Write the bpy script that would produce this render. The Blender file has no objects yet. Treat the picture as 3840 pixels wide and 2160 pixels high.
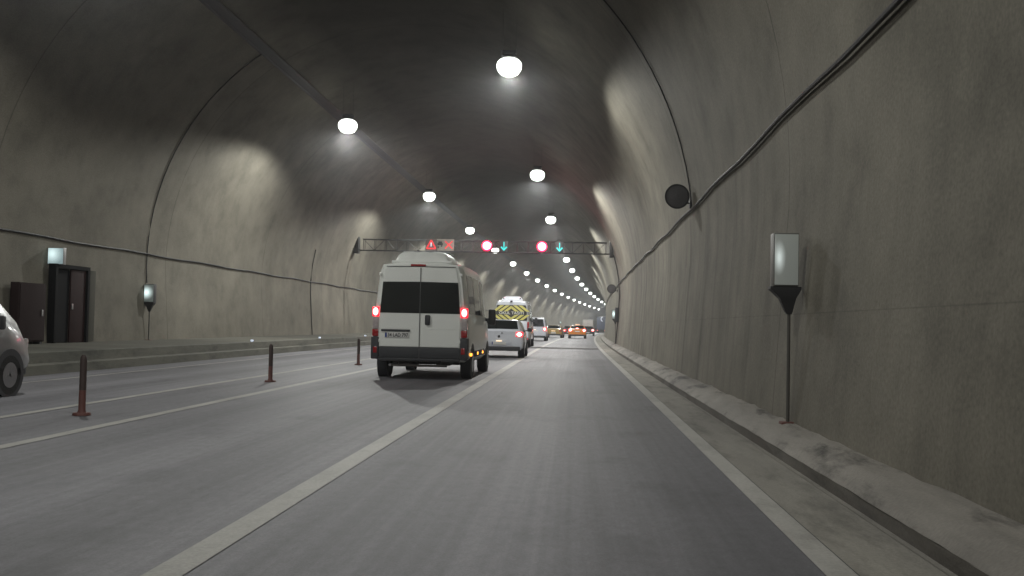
import bpy, bmesh, math, random
from mathutils import Matrix, Vector
random.seed(7)
SC = bpy.context.scene
COL = SC.collection
R = math.radians

# ------------------------------------------------------------------ camera, world, exposure
def cam_setup():
    yaw, pitch, roll = .0644, .0370, .02102
    cy, sy, cp, sp = math.cos(yaw), math.sin(yaw), math.cos(pitch), math.sin(pitch)
    fwd = Vector((-sy * cp, cy * cp, sp)); right = Vector((cy, sy, 0)); up = right.cross(fwd)
    r = right * math.cos(roll) + up * math.sin(roll)
    u = -right * math.sin(roll) + up * math.cos(roll)
    cd = bpy.data.cameras.new("camera"); cam = bpy.data.objects.new("camera", cd); COL.objects.link(cam)
    cd.lens = 35; cd.sensor_width = 36; cd.clip_start = .1; cd.clip_end = 3000
    m = Matrix((r, u, -fwd)).transposed().to_4x4(); m.translation = Vector((0, 0, 1.2))
    cam.matrix_world = m
    SC.camera = cam
cam_setup()
W = bpy.data.worlds.new("World"); SC.world = W; W.use_nodes = True
_n = W.node_tree.nodes; _sky = _n.new("ShaderNodeTexSky"); _sky.sky_type = 'NISHITA'; _sky.sun_disc = False
_sky.sun_elevation = R(-4); _sky.sun_rotation = R(120)
W.node_tree.links.new(_sky.outputs[0], _n["Background"].inputs[0]); _n["Background"].inputs[1].default_value = .05
SC.view_settings.view_transform = 'Standard'; SC.view_settings.look = 'None'
SC.view_settings.exposure = -0.12; SC.view_settings.gamma = 1
SC.cycles.use_denoising = True
SC.cycles.max_bounces = 7; SC.cycles.diffuse_bounces = 4; SC.cycles.glossy_bounces = 3
SC.cycles.volume_bounces = 0; SC.cycles.sample_clamp_indirect = 4
LAMP_W = 1500.0          # power of one ceiling lamp
HAZE_D = .0009

# ------------------------------------------------------------------ the line of the tunnel
S0 = 38.16
def cx(s):
    t = max(0., s - S0); return 1.6377e-4 * t * t - 2.93e-8 * t ** 3
def cz(s):
    t = max(0., s - S0); return -.095e-4 * t * t
def P(X, s, Z): return Vector((X + cx(s), s, Z + cz(s)))
def heading(s): return -math.atan((cx(s + .5) - cx(s - .5)))

# ------------------------------------------------------------------ materials
def nodes_of(m):
    m.use_nodes = True; t = m.node_tree; return t, t.nodes, t.links, t.nodes["Principled BSDF"]
MATS = {}
def mat(name, col, rough=.5, metal=0., emit=None, es=0., coat=0., var=.12, scale=3., bump=0., spec=.5):
    if name in MATS: return MATS[name]
    m = bpy.data.materials.new(name); t, n, l, b = nodes_of(m)
    b.inputs["Roughness"].default_value = rough; b.inputs["Metallic"].default_value = metal
    b.inputs["Specular IOR Level"].default_value = spec
    if coat: b.inputs["Coat Weight"].default_value = coat; b.inputs["Coat Roughness"].default_value = .06
    tc = n.new("ShaderNodeTexCoord"); nz = n.new("ShaderNodeTexNoise"); nz.inputs["Scale"].default_value = scale
    nz.inputs["Detail"].default_value = 5; l.new(tc.outputs["Object"], nz.inputs["Vector"])
    mx = n.new("ShaderNodeMix"); mx.data_type = 'RGBA'
    mx.inputs[6].default_value = (*[c * (1 - var) for c in col], 1); mx.inputs[7].default_value = (*[min(1, c * (1 + var)) for c in col], 1)
    l.new(nz.outputs[0], mx.inputs[0]); l.new(mx.outputs[2], b.inputs["Base Color"])
    if bump:
        bp = n.new("ShaderNodeBump"); bp.inputs["Strength"].default_value = bump; bp.inputs["Distance"].default_value = .02
        l.new(nz.outputs[0], bp.inputs["Height"]); l.new(bp.outputs[0], b.inputs["Normal"])
    if emit: b.inputs["Emission Color"].default_value = (*emit, 1); b.inputs["Emission Strength"].default_value = es
    MATS[name] = m; return m
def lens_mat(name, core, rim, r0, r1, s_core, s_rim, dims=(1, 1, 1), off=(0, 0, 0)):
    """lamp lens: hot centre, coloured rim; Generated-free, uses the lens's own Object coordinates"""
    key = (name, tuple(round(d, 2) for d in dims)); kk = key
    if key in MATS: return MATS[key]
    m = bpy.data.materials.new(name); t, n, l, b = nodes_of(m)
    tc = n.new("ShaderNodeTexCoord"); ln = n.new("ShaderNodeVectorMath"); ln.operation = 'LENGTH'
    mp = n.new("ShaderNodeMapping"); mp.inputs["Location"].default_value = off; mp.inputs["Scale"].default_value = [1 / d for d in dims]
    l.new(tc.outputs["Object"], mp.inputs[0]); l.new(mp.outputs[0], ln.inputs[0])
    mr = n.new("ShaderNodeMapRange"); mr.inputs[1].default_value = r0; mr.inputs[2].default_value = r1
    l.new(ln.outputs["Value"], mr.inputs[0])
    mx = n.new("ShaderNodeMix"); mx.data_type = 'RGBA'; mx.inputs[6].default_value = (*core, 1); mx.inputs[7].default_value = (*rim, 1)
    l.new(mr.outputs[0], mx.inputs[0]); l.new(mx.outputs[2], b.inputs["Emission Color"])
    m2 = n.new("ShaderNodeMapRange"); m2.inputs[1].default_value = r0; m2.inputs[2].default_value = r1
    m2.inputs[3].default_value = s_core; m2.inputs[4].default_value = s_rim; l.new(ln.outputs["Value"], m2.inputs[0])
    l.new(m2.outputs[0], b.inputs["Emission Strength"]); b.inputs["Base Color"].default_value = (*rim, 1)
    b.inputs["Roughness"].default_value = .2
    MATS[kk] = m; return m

def ramp(n, l, src, stops):
    r = n.new("ShaderNodeValToRGB"); e = r.color_ramp.elements
    e[0].position, e[0].color = stops[0][0], (*[stops[0][1]] * 3, 1); e[1].position, e[1].color = stops[-1][0], (*[stops[-1][1]] * 3, 1)
    for p, v in stops[1:-1]: q = e.new(p); q.color = (v, v, v, 1)
    l.new(src, r.inputs[0]); return r.outputs[0]
def noise(n, l, vec, scale, sc=(1, 1, 1), detail=6, rough=.6, off=(0, 0, 0)):
    mp = n.new("ShaderNodeMapping"); mp.inputs["Scale"].default_value = sc; mp.inputs["Location"].default_value = off
    l.new(vec, mp.inputs[0]); z = n.new("ShaderNodeTexNoise"); z.inputs["Scale"].default_value = scale
    z.inputs["Detail"].default_value = detail; z.inputs["Roughness"].default_value = rough
    l.new(mp.outputs[0], z.inputs["Vector"]); return z.outputs[0]
def mth(n, l, op, a, b=None, c=None):
    q = n.new("ShaderNodeMath"); q.operation = op
    for i, v in enumerate((a, b, c)):
        if v is None: continue
        if isinstance(v, (int, float)): q.inputs[i].default_value = v
        else: l.new(v, q.inputs[i])
    return q.outputs[0]
def scalecol(n, l, col, fac):
    mx = n.new("ShaderNodeMix"); mx.data_type = 'RGBA'; mx.blend_type = 'MULTIPLY'; mx.inputs[0].default_value = 1
    if isinstance(col, tuple): mx.inputs[6].default_value = (*col, 1)
    else: l.new(col, mx.inputs[6])
    l.new(fac, mx.inputs[7]); return mx.outputs[2]
def mixcol(n, l, f, a, b):
    mx = n.new("ShaderNodeMix"); mx.data_type = 'RGBA'
    l.new(f, mx.inputs[0])
    for i, v in ((6, a), (7, b)):
        if isinstance(v, tuple): mx.inputs[i].default_value = (*v, 1)
        else: l.new(v, mx.inputs[i])
    return mx.outputs[2]

def lining_mat():
    m = bpy.data.materials.new("tunnel_concrete"); t, n, l, b = nodes_of(m)
    uv = n.new("ShaderNodeUVMap").outputs[0]            # u = metres along, v = metres up the arch from the right wall foot
    sx = n.new("ShaderNodeSeparateXYZ"); l.new(uv, sx.inputs[0]); u, v = sx.outputs[0], sx.outputs[1]
    base = mixcol(n, l, ramp(n, l, noise(n, l, uv, .22, (1, 1, 1)), [(.3, 0), (.7, 1)]), (.136, .126, .101), (.184, .171, .139))
    # vertical seepage streaks, strongest below the cable line of the right wall
    st = ramp(n, l, noise(n, l, uv, 1.0, (1.5, .07, 1), 5, .58), [(.36, .55), (.47, 1), (.75, 1.08)])
    st2 = ramp(n, l, noise(n, l, uv, 1.0, (6., .12, 1), 4, .6, (3, 7, 0)), [(.34, .80), (.48, 1), (.7, 1.03)])
    low = ramp(n, l, mth(n, l, 'DIVIDE', v, 8.), [(0, 1), (.42, .9), (.56, .25), (1, .05)])
    white = n.new("ShaderNodeValue"); white.outputs[0].default_value = 1
    far = ramp(n, l, mth(n, l, 'DIVIDE', u, 100.), [(0, .15), (.12, .3), (.22, 1), (1, 1)])
    low = mth(n, l, 'MULTIPLY', low, far)
    s = mixcol(n, l, low, (1., 1., 1.), scalecol(n, l, st, st2))
    patch = ramp(n, l, noise(n, l, uv, .9, (1, 1, 1), 8, .65, (11, 0, 0)), [(.3, .74), (.5, 1.), (.75, 1.18)])
    fine = ramp(n, l, noise(n, l, uv, 26., (1, 1, 1), 3, .7), [(.3, .80), (.7, 1.18)])
    col = scalecol(n, l, scalecol(n, l, scalecol(n, l, base, s), patch), fine)
    # lining joints: a ring every 10.3 m, and one pour line along the right wall
    d = mth(n, l, 'ABSOLUTE', mth(n, l, 'SUBTRACT', mth(n, l, 'FLOORED_MODULO', mth(n, l, 'SUBTRACT', u, 17.3), 10.3), 5.15))
    wob = mth(n, l, 'MULTIPLY', noise(n, l, uv, 1.2), .03)
    jr = ramp(n, l, mth(n, l, 'ADD', d, wob), [(0, .5), (.025, .6), (.045, 1)])
    h = mth(n, l, 'ABSOLUTE', mth(n, l, 'SUBTRACT', v, 1.69))
    jh = ramp(n, l, mth(n, l, 'ADD', h, wob), [(.0, .55), (.012, .65), (.024, 1)])
    col = scalecol(n, l, scalecol(n, l, col, jr), jh)
    vault_shade = ramp(n, l, mth(n, l, 'ADD', mth(n, l, 'ABSOLUTE', mth(n, l, 'SUBTRACT', mth(n, l, 'DIVIDE', v, 34.), .465)), mth(n, l, 'MULTIPLY', noise(n, l, uv, .5, (.3, 1, 1)), .04)), [(0, .26), (.11, .32), (.165, .95), (1, 1)])  # shade of the unlit upper vault painted as darker concrete
    col = scalecol(n, l, col, vault_shade)
    col = scalecol(n, l, col, ramp(n, l, noise(n, l, uv, .45, (1, .8, 1), 9, .7, (31, 5, 0)), [(.34, .80), (.5, 1.), (.66, 1.12)]))
    # dusty splash zone at the foot of the walls
    l.new(col, b.inputs["Base Color"])
    b.inputs["Roughness"].default_value = .82; b.inputs["Specular IOR Level"].default_value = .25
    bp = n.new("ShaderNodeBump"); bp.inputs["Strength"].default_value = .35; bp.inputs["Distance"].default_value = .03
    l.new(mth(n, l, 'ADD', noise(n, l, uv, 1.6, (1, 1, 1), 8, .6), mth(n, l, 'MULTIPLY', jr, .5)), bp.inputs["Height"]); l.new(bp.outputs[0], b.inputs["Normal"])
    return m

def road_mat():
    m = bpy.data.materials.new("worn_asphalt"); t, n, l, b = nodes_of(m)
    uv = n.new("ShaderNodeUVMap").outputs[0]; sx = n.new("ShaderNodeSeparateXYZ"); l.new(uv, sx.inputs[0]); X = sx.outputs[0]
    big = noise(n, l, uv, .35, (1, .25, 1), 6, .6)
    base = mixcol(n, l, ramp(n, l, big, [(.3, 0), (.7, 1)]), (.140, .138, .152), (.186, .183, .196))
    # polished pale wheel paths, two per lane, running along the road
    streak = ramp(n, l, noise(n, l, uv, 1., (2.2, .035, 1), 6, .6), [(.3, .80), (.5, 1), (.7, 1.20)])
    thin = ramp(n, l, noise(n, l, uv, 1., (14, .09, 1), 4, .6, (5, 1, 0)), [(.3, .90), (.7, 1.12)])
    wp = n.new("ShaderNodeMath"); wp.operation = 'SINE'
    l.new(mth(n, l, 'MULTIPLY', mth(n, l, 'ADD', X, .75), 3.87), wp.inputs[0])
    wpr = ramp(n, l, mth(n, l, 'MULTIPLY_ADD', wp.outputs[0], .5, .5), [(0, .87), (1, 1.12)])
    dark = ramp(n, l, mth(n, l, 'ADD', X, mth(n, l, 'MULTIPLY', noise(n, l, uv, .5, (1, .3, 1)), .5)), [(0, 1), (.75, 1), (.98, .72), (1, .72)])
    grit = ramp(n, l, noise(n, l, uv, 60, (1, 1, 1), 3, .8), [(.3, .80), (.7, 1.2)])
    spot = ramp(n, l, noise(n, l, uv, 1.3, (1, .5, 1), 4, .5, (9, 3, 0)), [(.28, .74), (.44, 1.), (1, 1.)])
    col = base
    mott = ramp(n, l, noise(n, l, uv, 14, (1, .5, 1), 6, .75), [(.3, .82), (.7, 1.16)]); base = scalecol(n, l, base, mott); col = base
    for f in (streak, thin, wpr, dark, grit, spot): col = scalecol(n, l, col, f)
    l.new(col, b.inputs["Base Color"]); b.inputs["Roughness"].default_value = .62; b.inputs["Specular IOR Level"].default_value = .33
    bp = n.new("ShaderNodeBump"); bp.inputs["Strength"].default_value = .5; bp.inputs["Distance"].default_value = .006
    l.new(noise(n, l, uv, 90, (1, 1, 1), 3, .8), bp.inputs["Height"]); l.new(bp.outputs[0], b.inputs["Normal"])
    return m
def dusty_mat(name, c0, c1, dirt=.6, stretch=.25, rough=.8):
    m = bpy.data.materials.new(name); t, n, l, b = nodes_of(m); uv = n.new("ShaderNodeUVMap").outputs[0]
    col = mixcol(n, l, ramp(n, l, noise(n, l, uv, 1.1, (1.3, stretch, 1), 7, .65), [(.32, 0), (.68, 1)]), c0, c1)
    col = scalecol(n, l, col, ramp(n, l, noise(n, l, uv, 2.2, (1.2, stretch * 1.3, 1), 6, .7, (4, 4, 0)), [(.34, dirt), (.50, 1), (1, 1.05)]))
    col = scalecol(n, l, col, ramp(n, l, noise(n, l, uv, 40, (1, 1, 1), 3, .7), [(.3, .85), (.7, 1.12)]))
    l.new(col, b.inputs["Base Color"]); b.inputs["Roughness"].default_value = rough; b.inputs["Specular IOR Level"].default_value = .25
    bp = n.new("ShaderNodeBump"); bp.inputs["Strength"].default_value = .6; bp.inputs["Distance"].default_value = .03
    l.new(noise(n, l, uv, 3, (1, .4, 1), 8, .65), bp.inputs["Height"]); l.new(bp.outputs[0], b.inputs["Normal"])
    return m
M_LIN = lining_mat(); M_ROAD = road_mat()
M_GUT = dusty_mat("gutter_concrete", (.21, .20, .18), (.30, .285, .25), .62)
M_WALK = dusty_mat("walkway_concrete", (.15, .14, .125), (.29, .27, .24), .26)
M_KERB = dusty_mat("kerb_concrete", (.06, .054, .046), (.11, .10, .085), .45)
M_LWALK = dusty_mat("left_walkway_concrete", (.09, .09, .075), (.15, .145, .12), .6)
M_PAINT = dusty_mat("road_paint", (.33, .32, .30), (.44, .43, .40), .78, .5, .6)
M_STRIP = dusty_mat("dark_strip", (.05, .05, .05), (.07, .07, .068), .8)
white = mat("van_white_paint", (.84, .86, .82), .32, coat=.4, var=.05, scale=2)
white2 = mat("car_white_paint", (.62, .64, .70), .25, coat=.6, var=.04, scale=2)
silver = mat("silver_paint", (.15, .155, .16), .28, metal=.35, coat=.5, var=.05)
silver2 = mat("grey_white_paint", (.55, .57, .63), .28, coat=.5, var=.05)
gold = mat("taxi_yellow_paint", (.30, .19, .035), .3, coat=.5, var=.06)
orange = mat("taxi_orange_paint", (.62, .20, .012), .3, coat=.5, var=.06)
darkred = mat("dark_red_paint", (.09, .012, .018), .25, coat=.6)
darkpaint = mat("dark_grey_paint", (.035, .03, .035), .25, coat=.6)
bluetarp = mat("blue_truck_panel", (.035, .05, .10), .5)
glass = mat("dark_glass", (.010, .013, .013), .06, spec=.6, var=.2)
plast = mat("dark_plastic", (.035, .037, .042), .55)
rubber = mat("tyre_rubber", (.018, .018, .018), .8, bump=.3, scale=30)
rimm = mat("wheel_metal", (.28, .28, .29), .35, metal=.8)
under = mat("underbody_metal", (.05, .045, .042), .6, metal=.3)
redlens = mat("red_lens", (.32, .008, .01), .15, coat=.5)
clearlens = mat("clear_lens", (.45, .40, .40), .1, coat=.5, var=.35, scale=25)
platew = mat("plate_white", (.62, .62, .60), .35)
plateb = mat("plate_blue", (.03, .06, .25), .4)
platek = mat("plate_letters", (.02, .02, .025), .5)
orl = mat("orange_marker_light", (.9, .35, .03), .3, emit=(1, .36, .04), es=4)
pltl = mat("warm_plate_light", (.9, .8, .6), .3, emit=(1, .72, .45), es=1.6)
galv = mat("galvanised_steel", (.33, .33, .33), .45, metal=.6, var=.2)
darkmet = mat("dark_painted_steel", (.03, .03, .032), .55, metal=.2)
cabm = mat("black_cable_jacket", (.014, .013, .014), .6)
traym = mat("tray_dark_steel", (.035, .035, .035), .6, metal=.3)
postm = mat("faded_red_plastic", (.13, .05, .042), .6, var=.4, scale=8)
sleeve = mat("post_dirty_brown", (.055, .036, .032), .6, var=.3, scale=8)
doorm = mat("dark_door_paint", (.022, .009, .009), .7, var=.3, spec=.15)
frame_m = mat("door_frame_dark", (.009, .009, .010), .8, spec=.1)
M_GR = mat('horn_grille', (.075, .072, .075), .6, var=.4, scale=40)
M_SIDE = mat('stained_panel', (.08, .078, .066), .8, spec=.1)
hyd = mat("cabinet_red_paint", (.022, .013, .013), .9, var=.25, spec=.2)
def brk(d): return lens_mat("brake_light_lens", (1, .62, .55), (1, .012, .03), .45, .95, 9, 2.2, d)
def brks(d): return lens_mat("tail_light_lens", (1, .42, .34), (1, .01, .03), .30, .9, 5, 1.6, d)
redsig = lens_mat("red_signal_lens", (1, .66, .74), (1, .004, .09), .20, .27, 3.4, 2.2)  # outer rim paints the red bloom round the hot core
lampglow = mat("lamp_lens_light", (.9, .9, .9), .4, emit=(.95, 1, .93), es=5)

# ------------------------------------------------------------------ object helpers
def put(o, parent=None, label=None, cat=None, group=None, kind=None):
    COL.objects.link(o)
    if parent is not None: o.parent = parent
    if label: o["label"] = label
    if cat: o["category"] = cat
    if group: o["group"] = group
    if kind: o["kind"] = kind
    return o
def thing(name, label, cat, loc, rz=0., group=None):
    o = bpy.data.objects.new(name, None); o.empty_display_size = .2
    o.location = loc; o.rotation_euler = (0, 0, rz)
    return put(o, None, label, cat, group)
class MB:
    def __init__(s): s.bm = bmesh.new(); s.uv = None
    def box(s, x0, x1, y0, y1, z0, z1, bev=0., rot=None, mi=0):
        g = bmesh.ops.create_cube(s.bm, size=1.); vs = g["verts"]
        m = Matrix.Translation(((x0 + x1) / 2, (y0 + y1) / 2, (z0 + z1) / 2)) @ (rot or Matrix()) @ Matrix.Diagonal((x1 - x0, y1 - y0, z1 - z0, 1))
        bmesh.ops.transform(s.bm, matrix=m, verts=vs)
        if bev:
            es = list({e for v in vs for e in v.link_edges})
            bmesh.ops.bevel(s.bm, geom=es, offset=bev, segments=2, affect='EDGES', profile=.6)
        return s
    def cyl(s, p0, p1, r0, r1=None, seg=16, cap=True):
        p0, p1 = Vector(p0), Vector(p1); d = p1 - p0; r1 = r0 if r1 is None else r1
        g = bmesh.ops.create_cone(s.bm, cap_ends=cap, segments=seg, radius1=r0, radius2=r1, depth=d.length)
        q = d.to_track_quat('Z', 'Y').to_matrix().to_4x4(); q.translation = (p0 + p1) / 2
        bmesh.ops.transform(s.bm, matrix=q, verts=g["verts"]); return s
    def tube(s, pts, r, seg=8):
        pts = [Vector(p) for p in pts]; rings = []
        for i, p in enumerate(pts):
            d = (pts[min(i + 1, len(pts) - 1)] - pts[max(i - 1, 0)]).normalized()
            a = d.cross(Vector((0, 0, 1)));  a = d.cross(Vector((1, 0, 0))) if a.length < .1 else a
            a.normalize(); b = d.cross(a)
            rings.append([s.bm.verts.new(p + a * r * math.cos(k * 2 * math.pi / seg) + b * r * math.sin(k * 2 * math.pi / seg)) for k in range(seg)])
        for A, B in zip(rings, rings[1:]):
            for k in range(seg): s.bm.faces.new((A[k], A[(k + 1) % seg], B[(k + 1) % seg], B[k]))
        s.bm.faces.new(rings[0]); s.bm.faces.new(rings[-1][::-1]); return s
    def lathe(s, prof, axis='y', c=(0, 0, 0), seg=24):
        c = Vector(c); rings = []
        for a, r in prof:
            ring = []
            for k in range(seg):
                t = 2 * math.pi * k / seg; q = (r * math.cos(t), a, r * math.sin(t)) if axis == 'y' else ((a, r * math.cos(t), r * math.sin(t)) if axis == 'x' else (r * math.cos(t), r * math.sin(t), a))
                ring.append(s.bm.verts.new(c + Vector(q)))
            rings.append(ring)
        for A, B in zip(rings, rings[1:]):
            for k in range(seg): s.bm.faces.new((A[k], A[(k + 1) % seg], B[(k + 1) % seg], B[k]))
        s.bm.faces.new(rings[0]); s.bm.faces.new(rings[-1]); return s
    def prism(s, pts, y0, y1):
        """polygon in x,z extruded along y"""
        A = [s.bm.verts.new((x, y0, z)) for x, z in pts]; B = [s.bm.verts.new((x, y1, z)) for x, z in pts]
        s.bm.faces.new(A); s.bm.faces.new(B[::-1])
        for k in range(len(pts)): s.bm.faces.new((A[k], A[(k + 1) % len(A)], B[(k + 1) % len(A)], B[k]))
        return s
    def build(s, name, m, parent=None, smooth=35, **kw):
        bmesh.ops.recalc_face_normals(s.bm, faces=s.bm.faces)
        me = bpy.data.meshes.new(name); s.bm.to_mesh(me); s.bm.free()
        for q in (m if isinstance(m, (list, tuple)) else [m]): me.materials.append(q)
        if smooth:
            for p in me.polygons: p.use_smooth = True
            me.set_sharp_from_angle(angle=R(smooth))
        return put(bpy.data.objects.new(name, me), parent, **kw)
def recentre(o):
    """move a part's origin to the middle of its mesh (lens materials measure from it)"""
    me = o.data; n = len(me.vertices); c = sum((v.co for v in me.vertices), Vector()) / n
    lo = Vector([min(v.co[i] for v in me.vertices) for i in range(3)]); hi = Vector([max(v.co[i] for v in me.vertices) for i in range(3)])
    c = (lo + hi) / 2
    me.transform(Matrix.Translation(-c)); o.location = o.location + c; return o
def text(parent, name, s, size, loc, m, ext=.002, align='CENTER', sx=1., bold=.0):
    cu = bpy.data.curves.new(name, 'FONT'); cu.body = s; cu.size = size; cu.extrude = ext; cu.align_x = align; cu.align_y = 'CENTER'; cu.offset = bold
    o = bpy.data.objects.new(name, cu); COL.objects.link(o)
    dg = bpy.context.evaluated_depsgraph_get(); me = bpy.data.meshes.new_from_object(o.evaluated_get(dg))
    COL.objects.unlink(o); bpy.data.objects.remove(o)
    me.transform(Matrix.Translation(loc) @ Matrix.Rotation(R(90), 4, 'X') @ Matrix.Diagonal((sx, 1, 1, 1)))
    me.materials.clear(); me.materials.append(m)
    return put(bpy.data.objects.new(name, me), parent)
def copy_tree(o, loc, rz, label=None):
    r = o.copy(); COL.objects.link(r); r.location = loc; r.rotation_euler = (0, 0, rz)
    if label: r["label"] = label
    for ch in list(o.children):
        c = ch.copy(); COL.objects.link(c); c.parent = r
        for g in ch.children:
            d = g.copy(); COL.objects.link(d); d.parent = c
    return r
def stations(a, b, step=4.):
    n = int(round((b - a) / step)); return [a + (b - a) * i / n for i in range(n + 1)]
def strip(name, prof, m, s0=-70, s1=620, step=4., smooth=0, uvmode='xz', thick=None, **kw):
    """sweep the open profile [(X,Z),...] along the tunnel. UV in metres."""
    bm = bmesh.new(); uvl = bm.loops.layers.uv.new("UVMap"); SS = stations(s0, s1, step); rows = []
    acc = [0.]
    for (a, b), (c, d) in zip(prof, prof[1:]): acc.append(acc[-1] + math.hypot(c - a, d - b))
    for s in SS: rows.append([bm.verts.new(P(X, s, Z)) for X, Z in prof])
    for i in range(len(SS) - 1):
        for j in range(len(prof) - 1):
            f = bm.faces.new((rows[i][j], rows[i][j + 1], rows[i + 1][j + 1], rows[i + 1][j]))
            for lp, (ii, jj) in zip(f.loops, ((i, j), (i, j + 1), (i + 1, j + 1), (i + 1, j))):
                lp[uvl].uv = (SS[ii], acc[jj]) if uvmode == 'sv' else (prof[jj][0] + (acc[jj] if uvmode == 'acc' else 0), SS[ii])
            f.smooth = bool(smooth)
    me = bpy.data.meshes.new(name); bm.to_mesh(me); bm.free(); me.materials.append(m)
    return put(bpy.data.objects.new(name, me), None, **kw)

# ------------------------------------------------------------------ the tunnel
CX, CZ, RR = -5.65, 3.0, 8.2
def arch_x(Z, side):
    if Z < 2.2:
        x22 = math.sqrt(RR * RR - (2.2 - CZ) ** 2); return CX + side * (x22 - (2.2 - Z) * .07)
    return CX + side * math.sqrt(max(0, RR * RR - (Z - CZ) ** 2))
def arch_z(X): return CZ + math.sqrt(RR * RR - (X - CX) ** 2)
prof = [(arch_x(z, 1), z) for z in (-.3, .6, 1.4)]
a0 = math.asin((2.2 - CZ) / RR)
NA = 56
for k in range(NA + 1):
    a = a0 + (math.pi - 2 * a0) * k / NA; prof.append((CX + RR * math.cos(a), CZ + RR * math.sin(a)))
prof += [(arch_x(z, -1), z) for z in (1.4, .6, -.3)]
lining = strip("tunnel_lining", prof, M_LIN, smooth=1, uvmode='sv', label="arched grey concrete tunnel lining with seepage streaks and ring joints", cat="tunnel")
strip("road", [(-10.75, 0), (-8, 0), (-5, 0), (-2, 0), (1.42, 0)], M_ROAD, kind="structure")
strip("gutter", [(1.42, .002), (1.88, -.006), (1.93, -.03), (1.985, -.035)], M_GUT, kind="structure", step=2)
def walkway():
    s1 = 620
    k = strip("kerb", [(1.975, -.04), (1.99, .058)], M_KERB, kind="structure", uvmode='acc', step=.7, s1=260)
    w = strip("walkway", [(1.988, .057), (2.015, .085), (2.05, .105), (2.09, .128), (2.14, .155), (2.2, .178), (2.25, .188), (2.30, .195), (2.36, .20), (2.44, .21)], M_WALK, kind="structure", step=.35, smooth=1, s1=260)
    for v in w.data.vertices:
        y = v.co.y; v.co.z += (random.uniform(-.008, .009) + (.03 * random.random() if random.random() < .06 else 0)) * (v.co.x - cx(y) > 2.01)
        v.co.z += .005 * math.sin(y * 2.3) * math.sin(y * .7 + v.co.x * 9) + .003 * math.sin(y * 7.1)
    for v in k.data.vertices:
        if v.co.z > -.01: v.co.x += .010 * math.sin(v.co.y * 2.1) + .006 * math.sin(v.co.y * 5.3) + random.uniform(-.008, .008)
walkway()
strip("left_walkway", [(-10.62, -.01), (-10.64, .19), (-10.74, .215), (-10.80, .22), (-10.82, .43), (-10.88, .45), (-13.9, .47)], M_LWALK, kind="structure", uvmode='acc')
# painted lines
LM = [("edge_line", 1.25, 1.41, "wide"), ("lane_line", -1.985, -1.80, ""), ("lane_line", -5.22, -5.07, ""), ("lane_line", -6.71, -6.57, ""), ("edge_line", -9.70, -9.60, "")]
for nm, x0, x1, _ in LM: strip(nm, [(x0, .005), (x1, .005)], M_PAINT, kind="structure", step=3)
strip("dark_road_strip", [(-5.0, .009), (1.2, .009)], M_STRIP, 52.2, 55.0, .7, kind="structure")  # plain dark strip across two lanes, short of the gantry

# ------------------------------------------------------------------ cables and trays
def wire(name, pts, r, m, label, cat, group=None):
    b = MB(); b.tube(pts, r); return b.build(name, m, label=label, cat=cat, group=group)
def sag(s, per, amp): return -amp * math.sin(math.pi * ((s % per) / per)) ** 2
pts = [P(arch_x(3.8, 1) - .05, s, 3.82 + sag(s, 6, .05)) for s in stations(-40, 300, 1.5)]
wire("power_cable", pts, .027, cabm, "thick black cable clipped along the right tunnel wall", "cable")
pts = [P(arch_x(3.25, -1) + .05, s, 3.25 + sag(s, 6, .04)) for s in stations(-20, 300, 1.5)]
wire("power_cable", pts, .026, cabm, "long black cable running along the left tunnel wall above the door", "cable")
def ring_pts(s, za, zb, side, off=.03, n=18, xend=None):
    out = []
    t0 = math.asin((za - CZ) / RR); t1 = math.asin((zb - CZ) / RR)
    for i in range(n + 1):
        t = t0 + (t1 - t0) * i / n; r = RR - off
        out.append(P(CX + side * r * math.cos(t), s, CZ + r * math.sin(t)))
    return out
wire("feed_cable", ring_pts(21.75, 3.85, 10.3, 1), .016, cabm, "thin black cable rising over the arch from the nearer horn loudspeaker", "cable")
wire("feed_cable", ring_pts(31.2, 2.3, 9.9, -1), .018, cabm, "thin black cable rising from the sign box on a post at the left wall", "cable")
wire("wall_conduit", [P(arch_x(z, -1) + .03, 51, z) for z in (.47, 1.5, 2.6, 3.3, 4.1, 4.9)], .022, cabm, "dark vertical conduit on the left wall left of the white minibus", "conduit")
XT = -10.1; ZT = arch_z(XT) - .05
o0 = P(XT, 20, ZT)
t = thing("cable_tray", "dark steel cable tray fixed along the ceiling beside the left row of lamps", "cable tray", o0)
for dx, dz in ((-.12, -.09), (.12, .07)):
    b = MB(); b.tube([P(XT + dx, s, ZT + dz) - o0 for s in stations(-40, 480, 8)], .05, 4); b.build("side_rail", traym, t)
b = MB()
vs = [[b.bm.verts.new(P(XT + dx, s, ZT + dz) - o0) for dx, dz in ((-.12, -.09), (.12, .07), (.12, .075), (-.12, -.085))] for s in stations(-40, 480, 8)]
for A, B in zip(vs, vs[1:]):
    for k in range(4): b.bm.faces.new((A[k], A[(k + 1) % 4], B[(k + 1) % 4], B[k]))
b.build("tray_floor", traym, t)

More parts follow.
